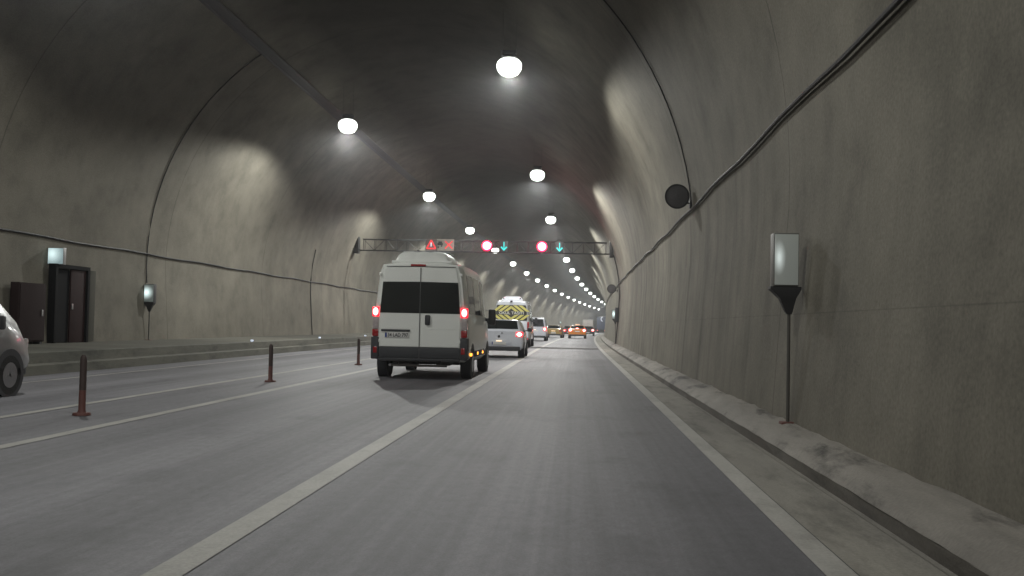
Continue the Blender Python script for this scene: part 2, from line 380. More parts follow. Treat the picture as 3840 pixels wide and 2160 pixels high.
# ------------------------------------------------------------------ ceiling lamps
def make_lamp():
    t = thing("ceiling_lamp", "x", "lamp", (0, 0, 0), 0, "bright white lamps in rows under the tunnel ceiling")
    b = MB(); b.box(-.22, .22, -.22, .22, .0, .05, .02); b.box(-.2, .2, -.2, .2, .101, .16, .02)
    for k in range(6): b.box(-.2, .2, -.17 + k * .066, -.16 + k * .066, .16, .20)
    b.build("housing", darkmet, t)
    b = MB(); b.cyl((-.2, 0, .19), (-.2, 0, 1.62), .004, seg=6); b.build("hanger_rod", traym, t); b = MB(); b.cyl((.2, 0, .19), (.2, 0, 1.56), .004, seg=6); b.build("hanger_rod", traym, t)
    b = MB(); b.lathe([(-.003, .19), (-.05, .29), (-.11, .345), (-.20, .37), (-.34, .35), (-.46, .26), (-.52, .14), (-.53, .02)], 'z'); o = b.build("lens", lampglow, t)
    return t
proto_lamp = make_lamp()
sp = bpy.data.lights.new("lamp_light", 'SPOT'); sp.energy = LAMP_W; sp.color = (.995, 1., .955); sp.spot_size = R(168); sp.spot_blend = .20; sp.shadow_soft_size = .07
left_sp = sp.copy(); left_sp.energy = LAMP_W * .68
weak = sp.copy(); weak.energy = LAMP_W * .55        # right-row lamp out of view, power set to suit the near wall
ordn = ["nearest", "second nearest", "third nearest", "fourth nearest", "fifth nearest", "sixth nearest", "seventh nearest", "eighth nearest", "ninth nearest", "tenth nearest", "eleventh nearest", "twelfth nearest", "thirteenth nearest", "fourteenth nearest", "fifteenth nearest", "sixteenth nearest", "seventeenth nearest"]
first = True
for row, X, z0, kk in (("right", -2.094, 29.05, 16), ("left", -8.998, 38.04, 17)):
    for k in range(-4, kk + 6):
        s = z0 + 21.165 * k
        if s < -60: continue
        if 0 <= k < kk:
            lab = f"{ordn[k]} white lamp of the {row} row under the tunnel ceiling"
        elif k >= kk: continue
        vis = k >= 0
        if vis:
            if first: o = proto_lamp; first = False; o.location = P(X, s, 9.05); o.rotation_euler = (0, 0, heading(s)); o["label"] = lab
            else: o = copy_tree(proto_lamp, P(X, s, 9.05), heading(s), lab)
        lo = bpy.data.objects.new("lamp_light", weak if (row == "right" and k == -1) else left_sp if row == "left" else sp); COL.objects.link(lo)
        lo.rotation_euler = (0, R(-4) if row == 'left' else R(-2), 0)
        if vis: lo.parent = o; lo.location = (0, 0, -.60)
        else: lo.location = P(X, s, 8.20)

# ------------------------------------------------------------------ wall furniture
postgrey = mat("post_dull_grey", (.07, .066, .058), .6)
casing = mat("casing_dull_silver", (.12, .12, .11), .5, metal=.2)
litbox = lens_mat("lit_sign_panel", (.80, 1, .98), (.24, .28, .27), .03, .25, 1.5, .16)
dimbox = lens_mat("lit_sign_panel_near", (.85, .95, .92), (.30, .32, .30), .15, 1.0, .62, .20, (.075, 1, .20))
def post_box(label, X, s, side, near, base):
    t = thing("sign_box_on_post", label, "sign box", P(X, s, base), heading(s), "lit sign boxes on wall posts")
    h0, h1 = 1.68 - base, 2.26 - base; hwx = .135 if near else .16
    b = MB(); b.box(-hwx, hwx, .0, .20, h0, h1, .01); b.build("casing", casing if near else darkmet, t)
    b = MB(); b.box(-hwx + .01, hwx - .01, -.02, -.002, h0 + .015, h1 - .015, .004)
    o = b.build("lit_panel", dimbox if near else litbox, t); me = o.data
    c = Vector((-.08, -.01, (h0 + h1) / 2 + .02)); me.transform(Matrix.Translation(-c)); o.location = c
    b = MB(); b.bm.free(); b.bm = bmesh.new()
    for (hw, hd, z), in [((.16, .08, h0 - .001),)]: pass
    rings = []
    for hw, hd, z in ((.165, .085, h0 - .002), (.165, .085, h0 - .03), (.085, .06, h0 - .13), (.04, .035, h0 - .27), (.026, .026, h0 - .30)):
        xo = .0 if side < 0 else (.165 - hw) * .35
        rings.append([b.bm.verts.new((xo + q[0] * hw, .08 + q[1] * hd, z)) for q in ((-1, -1), (1, -1), (1, 1), (-1, 1))])
    for A, B in zip(rings, rings[1:]):
        for k in range(4): b.bm.faces.new((A[k], A[(k + 1) % 4], B[(k + 1) % 4], B[k]))
    b.bm.faces.new(rings[0]); b.bm.faces.new(rings[-1]); b.build("funnel", darkmet, t)
    xo = .0 if side < 0 else .049
    b = MB(); b.cyl((xo, .08, .0), (xo, .08, h0 - .28), .019, seg=12); b.build("post", postgrey, t)
    b = MB(); b.box(xo - .08, xo + .08, 0, .16, -.015, .012, .004); b.build("foot_plate", postm, t)
    return t
post_box("grey sign box on a dark post on the right walkway, nearest one", 2.27, 10.95, 1, True, .20)
post_box("small far sign box on a post at the right wall below the second horn", 2.28, 60.3, 1, False, .20)
post_box("glowing white sign box on a dark post at the left wall", -13.62, 31.0, -1, False, .47)
# illuminated box over the door
t = thing("illuminated_sign_box", "pale blue glowing square sign box above the dark door", "sign box", P(-13.62, 25.2, 2.55), heading(25))
MB().box(-.2, .22, .0, .14, -.02, .42, .01).build("casing", galv, t)
b = MB(); b.box(-.19, .21, -.02, -.002, -.005, .405, .005); o = b.build("lit_panel", lens_mat("exit_panel", (.80, 1, 1), (.34, .45, .47), .04, .30, 1.0, .5), t)
c = Vector((-.08, -.01, .26)); o.data.transform(Matrix.Translation(-c)); o.location = c
# door in the left wall
X = -13.62
t = thing("service_door", "tall dark service door half open in the left tunnel wall under the glowing box", "door", P(X, 26, .47))
MB().box(-.10, .10, -.92, -.80, 0, 2.08, .005).box(-.10, .10, .80, .92, 0, 2.08, .005).box(-.10, .10, -.799, .799, 1.98, 2.08).build("door_frame", frame_m, t)
leaf = MB().box(.0, .045, -.02, .79, .01, 1.97, .004).build("door_leaf", doorm, t)
MB().box(.046, .07, .04, .10, .9, 1.05, .004).build("handle", galv, leaf)
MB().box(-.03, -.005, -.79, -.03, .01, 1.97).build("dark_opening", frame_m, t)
MB().box(-.02, .10, .93, 1.25, .02, 2.0, .02).build("side_panel", M_SIDE, t)
# red cabinet
t = thing("fire_hose_cabinet", "dark reddish brown cabinet low on the left wall between the silver van and the door", "cabinet", P(-13.56, 23.9, .47))
cb = MB().box(-.12, .10, -.62, .62, .06, 1.52, .02).build("case", hyd, t)
MB().box(.101, .118, -.58, .58, .1, 1.48, .004).build("door", hyd, t)
MB().box(.119, .14, .40, .46, .7, .86, .004).build("handle", galv, t)
for y in (-.5, .5): MB().box(-.1, .08, y - .05, y + .05, 0, .06).build("foot", darkmet, t)
# horns
def horn(label, X, s, Z, rz):
    t = thing("horn_loudspeaker", label, "loudspeaker", P(X, s, Z), rz, "round horn loudspeakers on the right wall")
    prof = [(-.18, .265), (-.178, .255), (-.12, .20), (-.02, .12), (.10, .06), (.10, .05), (-.02, .10), (-.12, .18), (-.165, .235), (-.175, .262)]
    outer = [(-.185, .268), (-.15, .262), (-.10, .20), (0, .11), (.12, .065), (.13, .02)]
    b = MB(); b.lathe([(-.187, .27)] + outer[1:], 'y'); b.bm.faces.ensure_lookup_table(); b.build("bell", darkmet, t)
    b = MB(); b.lathe([(-.19, .272), (-.205, .272), (-.205, .235), (-.191, .235)], 'y'); b.build("rim", darkmet, t)
    b = MB(); b.lathe([(-.19, .234), (-.193, .234), (-.198, .12), (-.21, .05), (-.213, .01)], 'y'); b.build("mouth_grille", M_GR, t)
    b = MB(); b.cyl((0, .12, 0), (0, .30, 0), .075, seg=16); b.build("driver", plast, t)
    b = MB(); b.tube([(0, .15, .0), (.10, .2, -.04), (.24, .2, -.08), (.36, .2, -.1)], .02, 8); b.box(.33, .37, .12, .28, -.2, 0, .004); b.build("bracket", darkmet, t)
    return t
horn("round dark horn loudspeaker beside the cable on the right wall, nearest", 2.14, 21.9, 4.06, R(3))
horn("second smaller looking horn loudspeaker farther along the right wall", 2.06, 60.6, 3.5 - cz(60), heading(60))
# conduit down the wall near the far horn with a small cabinet
wire("wall_conduit", [P(arch_x(z, 1) - .04, 59.6, z) for z in (.22, 1, 2, 3, 4, 4.8, 5.5)], .03, cabm, "dark vertical conduit down the right wall from the gantry to the walkway", "conduit")
t = thing("wall_cabinet", "narrow dark control cabinet on the right wall conduit under the far horn", "cabinet", P(2.36, 59.2, 1.5))
MB().box(-.12, .1, -.2, .1, 0, .85, .01).build("case", darkmet, t); MB().box(-.10, .08, -.215, -.201, .05, .8, .003).build("door", plast, t)
# far sign box on the left wall
t = thing("illuminated_sign_box", "tiny pale sign box glowing on the far left wall beyond the yellow taxi", "sign box", P(-13.55, 282, 2.5), heading(282))
MB().box(-.25, .25, 0, .2, 0, .55, .01).build("casing", galv, t); o = MB().box(-.24, .24, -.02, -.002, .01, .54).build("lit_panel", litbox, t); recentre(o)

# flexible posts
def make_post():
    t = thing("delineator_post", "x", "bollard", (0, 0, 0), 0, "flexible posts between the two white lines")
    MB().cyl((0, 0, 0), (0, 0, .03), .11, .10, 20).build("base", postm, t)
    MB().lathe([(.03, .055), (.06, .042), (.30, .04)], 'z', seg=16).build("stem", postm, t)
    MB().lathe([(.301, .041), (.66, .040), (.70, .036), (.725, .02)], 'z', seg=16).build("sleeve", sleeve, t)
    return t
p0 = make_post(); LP = [(-5.92, 11.7, "faded red flexible post between the white lines, nearest to the camera"), (-5.86, 18.94, "middle flexible post between the white lines left of the minibus"), (-5.98, 27.3, "farthest dark flexible post just left of the minibus rear wheel")]
for i, (X, s, lab) in enumerate(LP):
    if i == 0: p0.location = P(X, s, .005); p0["label"] = lab
    else: copy_tree(p0, P(X, s, .005), i * 1.1, lab)
# reflectors on the left walkway edge
refm = mat("reflector_glass", (.8, .85, 1.), .1, emit=(.7, .8, 1), es=.9)  # emission paints the returned glint; the reflector is no lamp
r0 = None
for i, s in enumerate((33., 41.9, 51.)):
    lab = ["brightest white reflector on the left walkway edge, leftmost", "middle small reflector on the left walkway edge", "white reflector on the left walkway edge beside the minibus tail light"][i]
    if r0 is None:
        r0 = thing("walkway_reflector", lab, "reflector", P(-10.86, s, .455), 0, "reflectors on the left walkway edge")
        MB().box(-.05, .05, -.04, .04, 0, .025, .004).build("base", darkmet, r0)
        MB().box(-.045, .045, -.06, -.041, .005, .06, .003).build("reflector_face", refm, r0)
    else: copy_tree(r0, P(-10.86, s, .455), 0, lab)

# ------------------------------------------------------------------ gantry and lane signals
GS = 59.
gantm = mat('gantry_grey_steel', (.028, .028, .028), .5, metal=.3, var=.2)
t = thing("sign_gantry", "grey lattice gantry beam spanning the tunnel with lane signals on it", "gantry", P(0, GS, 0), heading(GS))
XL, XR_ = arch_x(6.1, -1) + .1, arch_x(6.1, 1) - .25
b = MB()
for z in (5.50, 6.16):
    for y in (-.22, .22): b.cyl((XL if z < 6 else XL + .25, y, z), (XR_ + (.25 if z < 6 else 0), y, z), .024, seg=8)
b.build("chords", gantm, t)
b = MB(); n = 22
for i in range(n + 1):
    x = XL + .3 + (XR_ - XL - .35) * i / n
    for y in (-.22, .22): b.cyl((x, y, 5.5), (x, y, 6.16), .016, seg=6)
    b.cyl((x, -.22, 5.5), (x, .22, 5.5), .014, seg=6)
    if i < n:
        x2 = XL + .3 + (XR_ - XL - .35) * (i + 1) / n
        b.cyl((x, -.22, 5.5 if i % 2 else 6.16), (x2, -.22, 6.16 if i % 2 else 5.5), .014, seg=6)
b.build("lattice", gantm, t)
for x in (arch_x(5.9, -1) + .05, arch_x(5.9, 1) - .05): MB().box(x - .12, x + .12, -.3, .3, 5.3, 6.3, .01).build("wall_bracket", gantm, t)
board = mat("sign_board_grey", (.16, .15, .14), .5)
boardl = mat("sign_board_pale", (.42, .40, .34), .5)
ledr = mat("red_led", (.5, .02, .02), .4, emit=(1, .06, .07), es=.95)
ledw = mat("white_led", (.7, .7, .8), .4, emit=(.85, .85, 1), es=.85)
ledc = mat("cyan_led", (.02, .4, .4), .4, emit=(.01, .78, .72), es=.85)
blackb = mat("signal_black", (.012, .012, .014), .5)
def gl(X, z=0): return P(X, GS, z)
def wbar(b, x0, z0, x1, z1, w, y0, y1):
    d = Vector((x1 - x0, 0, z1 - z0)); L = d.length; a = math.atan2(d.z, d.x)
    b.box((x0 + x1) / 2 - L / 2, (x0 + x1) / 2 + L / 2, y0, y1, (z0 + z1) / 2 - w / 2, (z0 + z1) / 2 + w / 2, rot=Matrix.Rotation(-a, 4, 'Y'))
h = heading(GS)
s1 = thing("warning_sign_panel", "red triangle warning sign with a white bar on the gantry left end", "sign", gl(-8.72, 5.87), h, "led sign panels on the gantry")
MB().box(-.33, .33, -.36, -.26, -.34, .34, .01).build("panel", board, s1)
b = MB(); T = [(-.27, -.23), (.27, -.23), (0, .27)]
for (a, c) in zip(T, T[1:] + T[:1]): wbar(b, *a, *c, .085, -.385, -.362)
b.build("triangle_symbol", ledr, s1)
MB().box(-.035, .035, -.385, -.362, -.11, .12).build("bar_symbol", ledw, s1)
s2 = thing("pictogram_sign_panel", "pale panel with a dark vehicle pictogram between warning triangle and red cross", "sign", gl(-8.18, 5.87), h, "led sign panels on the gantry")
MB().box(-.19, .19, -.36, -.26, -.34, .34, .01).build("panel", boardl, s2)
b = MB(); b.box(-.11, .11, -.38, -.362, .10, .20, .02); b.box(-.16, .16, -.38, -.362, -.02, .095); b.box(-.15, -.08, -.38, -.362, -.20, -.10); b.box(.06, .13, -.38, -.362, -.12, -.025)
b.build("vehicle_symbol", blackb, s2)
s3 = thing("lane_closed_signal", "red X lane signal on the gantry over the left lane", "lane signal", gl(-7.67, 5.87), h, "led sign panels on the gantry")
MB().box(-.31, .31, -.36, -.26, -.34, .34, .01).build("panel", boardl, s3)
b = MB(); wbar(b, -.22, -.22, .22, .22, .065, -.385, -.362); wbar(b, -.22, .22, .22, -.22, .065, -.384, -.3625); b.build("cross_symbol", ledr, s3)
for X, lab in ((-5.40, "blazing round red signal lamp on the gantry, left one"), (-2.13, "blazing round red signal lamp on the gantry, right one")):
    q = thing("red_signal_lamp", lab, "signal lamp", gl(X, 5.86), h, "round red signal lamps on the gantry")
    MB().lathe([(-.25, .30), (-.308, .31), (-.308, .29), (-.27, .28)], 'y').build("housing", blackb, q)
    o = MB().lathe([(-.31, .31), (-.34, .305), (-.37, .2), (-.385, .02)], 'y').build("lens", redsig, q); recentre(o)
    MB().box(-.05, .05, -.25, -.2, -.4, .4).build("bracket", blackb, q)
    L = bpy.data.lights.new("signal_glow", 'POINT'); L.energy = 70; L.color = (1, .03, .12); L.shadow_soft_size = .2
    lo = bpy.data.objects.new("signal_glow", L); COL.objects.link(lo); lo.parent = q; lo.location = (0, -.75, 0)
for X, lab in ((-4.38, "cyan down arrow lane signal on the gantry over the minibus lane"), (-1.09, "cyan down arrow lane signal on the gantry over the right lane")):
    q = thing("lane_arrow_signal", lab, "lane signal", gl(X, 5.84), h, "cyan down arrow signals on the gantry")
    MB().box(-.24, .24, -.36, -.24, -.34, .34, .01).build("panel", blackb, q)
    b = MB(); b.box(-.03, .03, -.385, -.362, -.13, .26); wbar(b, -.17, -.03, .015, -.24, .085, -.386, -.363); wbar(b, .17, -.03, -.015, -.24, .085, -.3865, -.3625)
    b.build("arrow_symbol", ledc, q)

# ------------------------------------------------------------------ vehicles
def wheel(parent, x, y, r, w, side):
    o = bpy.data.objects.new("wheel", None); o.location = (x, y, r); put(o, parent)
    b = MB(); b.lathe([(-w / 2, r * .62), (-w / 2, r * .93), (-w * .38, r), (w * .38, r), (w / 2, r * .93), (w / 2, r * .62)], 'x', seg=28); b.build("tyre", rubber, o)
    b = MB(); e = side * (w / 2 + .004)
    b.lathe([(e, r * .6), (e - side * .03, r * .55), (e - side * .05, r * .2), (e - side * .01, r * .17), (e, .02)], 'x', seg=20); b.build("rim", rimm, o)
    return o
def ring_half(st):
    y, zb, w, zbelt, wr, zr = st
    return [(0, zb), (w - .13, zb), (w - .01, zb + .10), (w + .008, zb + (zbelt - zb) * .5), (w - .025, zbelt), (wr + .03, zbelt + (zr - zbelt) * .80), (wr - .04, zbelt + (zr - zbelt) * .96), (wr * .62, zr - .006), (0, zr)]
def shell(parent, sts, paint, side_win=(), rear_win=(), front_win=()):
    """loft of cross sections front-to-back; window zones become meshes of their own, 3 mm proud."""
    grid = []
    for st in sts:
        hh = ring_half(st); full = [(x, z) for x, z in hh] + [(-x, z) for x, z in hh[-2:0:-1]]
        grid.append([Vector((x, st[0], z)) for x, z in full])
    n = len(grid[0]); body = MB(); parts = {"side_window": [], "rear_window": [], "windscreen": []}
    V = [[body.bm.verts.new(p) for p in ring] for ring in grid]
    body.bm.faces.new(V[0]); body.bm.faces.new(V[-1][::-1])
    for i in range(len(grid) - 1):
        for j in range(n):
            k = (j + 1) % n; body.bm.faces.new((V[i][j], V[i][k], V[i + 1][k], V[i + 1][j]))
            q = (grid[i][j], grid[i][k], grid[i + 1][k], grid[i + 1][j])
            if i in side_win and j in (4, n - 5): parts["side_window"].append(q)
            if i in rear_win and j in (6, 7, 8, 9): parts["rear_window"].append(q)
            if i in front_win and j in (6, 7, 8, 9): parts["windscreen"].append(q)
    body.build("body", paint, parent, smooth=32)
    def pane(name, quads):
        b = MB(); mp = {}
        for q in quads:
            nn = (q[1] - q[0]).cross(q[3] - q[0]).normalized()
            c = sum(q, Vector()) / 4
            if nn.dot(c - Vector((0, c.y, .9))) < 0 and name == "side_window": nn = -nn
            if name != "side_window" and nn.z < 0: nn = -nn
            qq = [c + (p - c) * (.94 if name == "side_window" else 1.) + nn * .006 for p in q]
            vs = []
            for p in qq:
                key = tuple(round(a, 3) for a in p)
                if key not in mp: mp[key] = b.bm.verts.new(p)
                vs.append(mp[key])
            b.bm.faces.new(vs)
        b.build(name, glass, parent)
    for s in (1, -1):
        qs = [q for q in parts["side_window"] if q[0].x * s > 0]
        if qs: pane("side_window", qs)
    for nm in ("rear_window", "windscreen"):
        if parts[nm]: pane(nm, parts[nm])
def lamp(parent, x0, x1, y0, y1, z0, z1, m, name="tail_light", bev=.02):
    if callable(m): m = m(((x1 - x0) / 2, 1000., (z1 - z0) / 2))
    return recentre(MB().box(x0, x1, y0, y1, z0, z1, bev).build(name, m, parent))
def arches(parent, ys, w, r):
    for y in ys:
        for s in (-1, 1): MB().cyl((s * (w - .2), y, r + .02), (s * (w + .010), y, r + .02), r + .055, seg=28).build("wheel_arch", plast, parent)
def plate(parent, x, y, z, txt, w=.52, h=.11):
    p = MB().box(x - w / 2, x + w / 2, y - .012, y, z - h / 2, z + h / 2, .004).build("number_plate", platew, parent)
    MB().box(x - w / 2 + .004, x - w / 2 + .045, y - .0145, y - .0125, z - h / 2 + .006, z + h / 2 - .006).build("country_strip", plateb, p)
    if txt: text(p, "plate_text", txt, h * .98, (x + .02, y - .014, z - .002), platek, .0012, sx=.82, bold=.002)
    return p

# --- the white minibus in the foreground ---
def minibus():
    t = thing("minibus", "white high roof minibus with lit brake lights and roof air conditioner, nearest vehicle", "minibus", P(-3.30, 21.0, 0), heading(21) - R(.4))
    sts = [(.0, .42, .985, 1.38, .83, 2.43), (.05, .40, 1.005, 1.38, .86, 2.48), (.5, .36, 1.025, 1.38, .875, 2.50), (1.6, .34, 1.025, 1.38, .88, 2.51), (2.9, .34, 1.025, 1.38, .88, 2.50), (3.05, .34, 1.025, 1.38, .88, 2.50), (3.9, .34, 1.025, 1.36, .87, 2.46), (4.1, .34, 1.02, 1.34, .86, 2.40),
           (4.75, .34, 1.01, 1.22, .80, 1.62), (4.9, .34, 1.0, 1.05, .80, 1.32), (5.3, .36, .95, .9, .74, 1.06), (5.42, .40, .85, .75, .6, .80)]
    shell(t, sts, white, side_win=(2, 3, 5), front_win=(7,))
    Y = -.001
    for s in (-1, 1):
        xa, xb = (.008, .835)
        x0, x1 = (xa, xb) if s > 0 else (-xb, -xa)
        # door skin: tapered towards the roof
        d = MB()
        pts = [(s * .004, .69), (s * .86, .69), (s * .862, 1.38), (s * .80, 2.08), (s * .765, 2.34), (s * .745, 2.37), (s * .004, 2.385)]
        d.prism(pts, -.03, -.001); bmesh.ops.bevel(d.bm, geom=[e for e in d.bm.edges if e.calc_length() > .1 and abs(e.verts[0].co.y + .03) < .001 and abs(e.verts[1].co.y + .03) < .001], offset=.008, segments=2, affect='EDGES')
        dr = d.build("rear_door", white, t)
        d = MB(); d.prism([(s * .006, 1.405), (s * .857, 1.405), (s * .805, 2.065), (s * .006, 2.075)], -.036, -.0305); d.build("rear_window", glass, dr)
        MB().box(min(s * .04, s * .84), max(s * .04, s * .84), -.034, -.0305, 1.055 + .02, 1.085, .001).build("press_line", white, dr)
        for z in (.78, 1.55, 2.2): MB().box(min(s * .845, s * .89), max(s * .845, s * .89), -.04, -.005, z, z + .06, .006).build("hinge", white, dr)
        # dark lower band
        MB().box(min(s * .006, s * .865), max(s * .006, s * .865), -.05, -.002, .455, .685, .012).build("lower_panel", plast, dr)
        # light column
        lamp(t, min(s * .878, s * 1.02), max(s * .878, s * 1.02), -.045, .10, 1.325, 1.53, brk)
        lamp(t, min(s * .885, s * 1.014), max(s * .885, s * 1.014), -.033, .10, 1.06, 1.325, clearlens, "reversing_light")
        lamp(t, min(s * .885, s * 1.016), max(s * .885, s * 1.016), -.033, .10, .90, 1.055, redlens, "indicator_light")
        MB().box(min(s * .87, s * 1.035), max(s * .87, s * 1.035), -.055, .25, .42, .895, .03).build("bumper_corner", plast, t)
        lamp(t, min(s * .90, s * .98), max(s * .90, s * .98), -.065, -.056, .55, .68, redlens, "reflector", .004)
        wheel(t, s * .915, 1.02, .345, .24, s); wheel(t, s * .915, 4.47, .345, .24, s)
        MB().box(min(s * 1.02, s * 1.04), max(s * 1.02, s * 1.04), 1.5, 3.9, .46, .60, .01).build("side_moulding", plast, t)
    arches(t, (1.02, 4.47), 1.02, .35)
    MB().box(-.87, .87, -.07, .1, .395, .45, .015).build("rear_step", plast, t)
    MB().box(-.60, .60, -.02, .05, .27, .32, .01).cyl((-.45, .05, .31), (-.45, .05, .42), .015).cyl((.45, .05, .31), (.45, .05, .42), .015).build("under_bar", under, t)
    MB().cyl((-.8, 1.02, .33), (.8, 1.02, .33), .045).box(-.55, -.2, .4, 1.3, .26, .42, .03).box(.28, .6, .6, 1.0, .28, .42, .03).build("rear_axle", under, t)
    MB().tube([(-.62, -.02, .30), (-.62, .5, .31), (-.5, .9, .34)], .03).build("exhaust", rimm, t)
    lp = lamp(t, -.22, .10, -.03, .06, 2.405, 2.45, redlens, "high_brake_light", .008)
    MB().box(-.74, .74, -.025, .05, 2.39, 2.402, .002).build("door_top_seal", plast, t)
    MB().box(-.82, -.20, -.055, -.031, 1.01, 1.055, .008).build("plate_lamp_strip", plast, t)
    plate(t, -.48, -.031, .935, "34 LAD 797")
    MB().box(.115, .225, -.06, -.031, 1.16, 1.37, .03).build("door_handle", plast, t)
    MB().box(-.007, .007, -.042, -.002, .47, 2.37).build("door_seal", mat('seal_grey', (.10, .10, .10), .7), t)
    # roof air conditioner: low fairing with a scalloped rim
    b = MB(); rings = []
    for y, w, z in ((.10, .56, 2.52), (.11, .57, 2.58), (.17, .565, 2.70), (.30, .56, 2.735), (.8, .56, 2.75), (1.4, .56, 2.74), (1.75, .58, 2.62), (1.95, .50, 2.50)):
        ring = []
        for k in range(41):
            u = k / 40 * 2 - 1; zz = 2.47 + (z - 2.47) * (1 - abs(u) ** 14) * (1 + .03 * math.cos(u * 12.5))
            ring.append(b.bm.verts.new((u * w * (1.08 - .08 * ((zz - 2.47) / .25)), y, zz)))
        rings.append(ring)
    for A, B in zip(rings, rings[1:]):
        for k in range(40): b.bm.faces.new((A[k], A[k + 1], B[k + 1], B[k]))
    b.bm.faces.new(rings[0]); b.bm.faces.new(rings[-1]); ac = b.build("air_conditioner", white, t, smooth=50)
    MB().box(-.5, .5, .6, 1.5, 2.745, 2.765, .01).build("fan_cover", galv, ac)
    MB().box(-.65, .65, .06, 1.9, 2.47, 2.53, .02).build("mounting_tray", white, ac)
    # mirrors, markers
    for s in (-1, 1):
        m_ = MB(); m_.box(min(s * 1.07, s * 1.25), max(s * 1.07, s * 1.25), 4.05, 4.22, 1.18, 1.58, .04); m_.box(min(s * .99, s * 1.09), max(s * .99, s * 1.09), 4.1, 4.16, 1.28, 1.36, .01); m_.build("mirror", plast, t)
    for y in (.62, 1.9, 3.05): lamp(t, 1.022, 1.055, y, y + .09, .50, .56, orl, "marker_light", .005); lamp(t, -1.055, -1.022, y, y + .09, .50, .56, orl, "marker_light", .005)
    return t
minibus()

def hatch_like(t, W2, H, L, paint, belt=.92, rearslope=.32, lit=(1, 1), lampz=(.78, .96), lampw=.28, lensm=None, r=.31, bootz=None):
    """compact car seen from behind; y=0 is the rear bumper"""
    if bootz is None:      # hatchback
        sts = [(.0, .36, W2 - .06, .50, W2 - .16, .60), (.02, .30, W2 - .03, .80, W2 - .14, belt + .02), (.08, .28, W2 - .005, belt, W2 - .15, belt + .10),
               (rearslope + .08, .26, W2, belt + .01, W2 - .22, H - .04), (rearslope + .22, .25, W2, belt + .01, W2 - .21, H - .01), (1.35, .24, W2 + .01, belt, W2 - .19, H), (1.42, .24, W2 + .01, belt, W2 - .19, H), (2.15, .24, W2, belt - .01, W2 - .20, H - .03), (2.3, .24, W2, belt - .02, W2 - .21, H - .06),
               (2.95, .24, W2 - .01, belt - .06, W2 - .12, belt + .02), (L - .35, .24, W2 - .05, belt - .2, W2 - .2, belt - .14), (L - .05, .28, W2 - .2, .5, W2 - .4, .6), (L, .34, W2 - .3, .42, W2 - .5, .5)]
        shell(t, sts, paint, side_win=(4, 6), rear_win=(2,), front_win=(8,))
    else:                   # saloon
        sts = [(.0, .36, W2 - .06, .50, W2 - .16, .60), (.02, .30, W2 - .03, .78, W2 - .14, bootz - .03), (.12, .28, W2 - .005, bootz - .08, W2 - .15, bootz),
               (.55, .26, W2, bootz - .06, W2 - .16, bootz + .02), (1.05, .25, W2, belt, W2 - .23, H - .03), (1.3, .25, W2, belt, W2 - .21, H), (2.0, .24, W2 + .01, belt, W2 - .20, H), (2.07, .24, W2 + .01, belt, W2 - .20, H), (2.6, .24, W2, belt - .01, W2 - .21, H - .05),
               (3.3, .24, W2 - .01, belt - .05, W2 - .12, belt + .02), (L - .35, .24, W2 - .05, belt - .2, W2 - .2, belt - .14), (L - .05, .28, W2 - .2, .5, W2 - .4, .6), (L, .34, W2 - .3, .42, W2 - .5, .5)]
        shell(t, sts, paint, side_win=(5, 7), rear_win=(3,), front_win=(8,))
    for s, on in zip((-1, 1), lit):
        x1, x0 = W2 - .015, W2 - .015 - lampw
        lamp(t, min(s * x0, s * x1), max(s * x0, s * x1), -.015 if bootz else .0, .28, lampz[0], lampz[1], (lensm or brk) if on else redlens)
        wheel(t, s * (W2 - .08), .72, r, .2, s); wheel(t, s * (W2 - .08), L - .85, r, .2, s)
        m_ = MB(); yy = 2.75 if bootz else 2.45
        m_.box(min(s * (W2 + .03), s * (W2 + .21)), max(s * (W2 + .03), s * (W2 + .21)), yy, yy + .12, belt, belt + .15, .03); m_.box(min(s * (W2 - .05), s * (W2 + .05)), max(s * (W2 - .05), s * (W2 + .05)), yy + .02, yy + .08, belt + .02, belt + .06); m_.build("mirror", plast, t)
    arches(t, (.72, L - .85), W2, r)
    MB().box(-W2 + .10, W2 - .10, -.035, .12, .26, .42, .03).build("rear_bumper", plast, t)
hb = thing("hatchback_car", "white hatchback with one red tail light visible, just ahead right of the minibus", "car", P(-2.74, 35.8, 0), heading(36))
hatch_like(hb, .87, 1.40, 3.85, white2, belt=.95, lampz=(.77, .95), lampw=.25)
MB().lathe([(-.012, .045), (-.018, .045), (-.022, .03), (-.022, .01)], 'y', (0, -.0, .78), 20).build("badge", plast, hb)
MB().box(-.46, .46, -.012, .02, .47, .62, .02).build("plate_recess", silver2, hb)
plate(hb, 0, -.022, .53, "")
MB().box(-.10, .10, -.03, -.013, .60, .63, .006).build("plate_light", pltl, hb)
MB().box(.08, .13, -.012, 0, .885, .92, .01).build("wiper_cap", plast, hb)

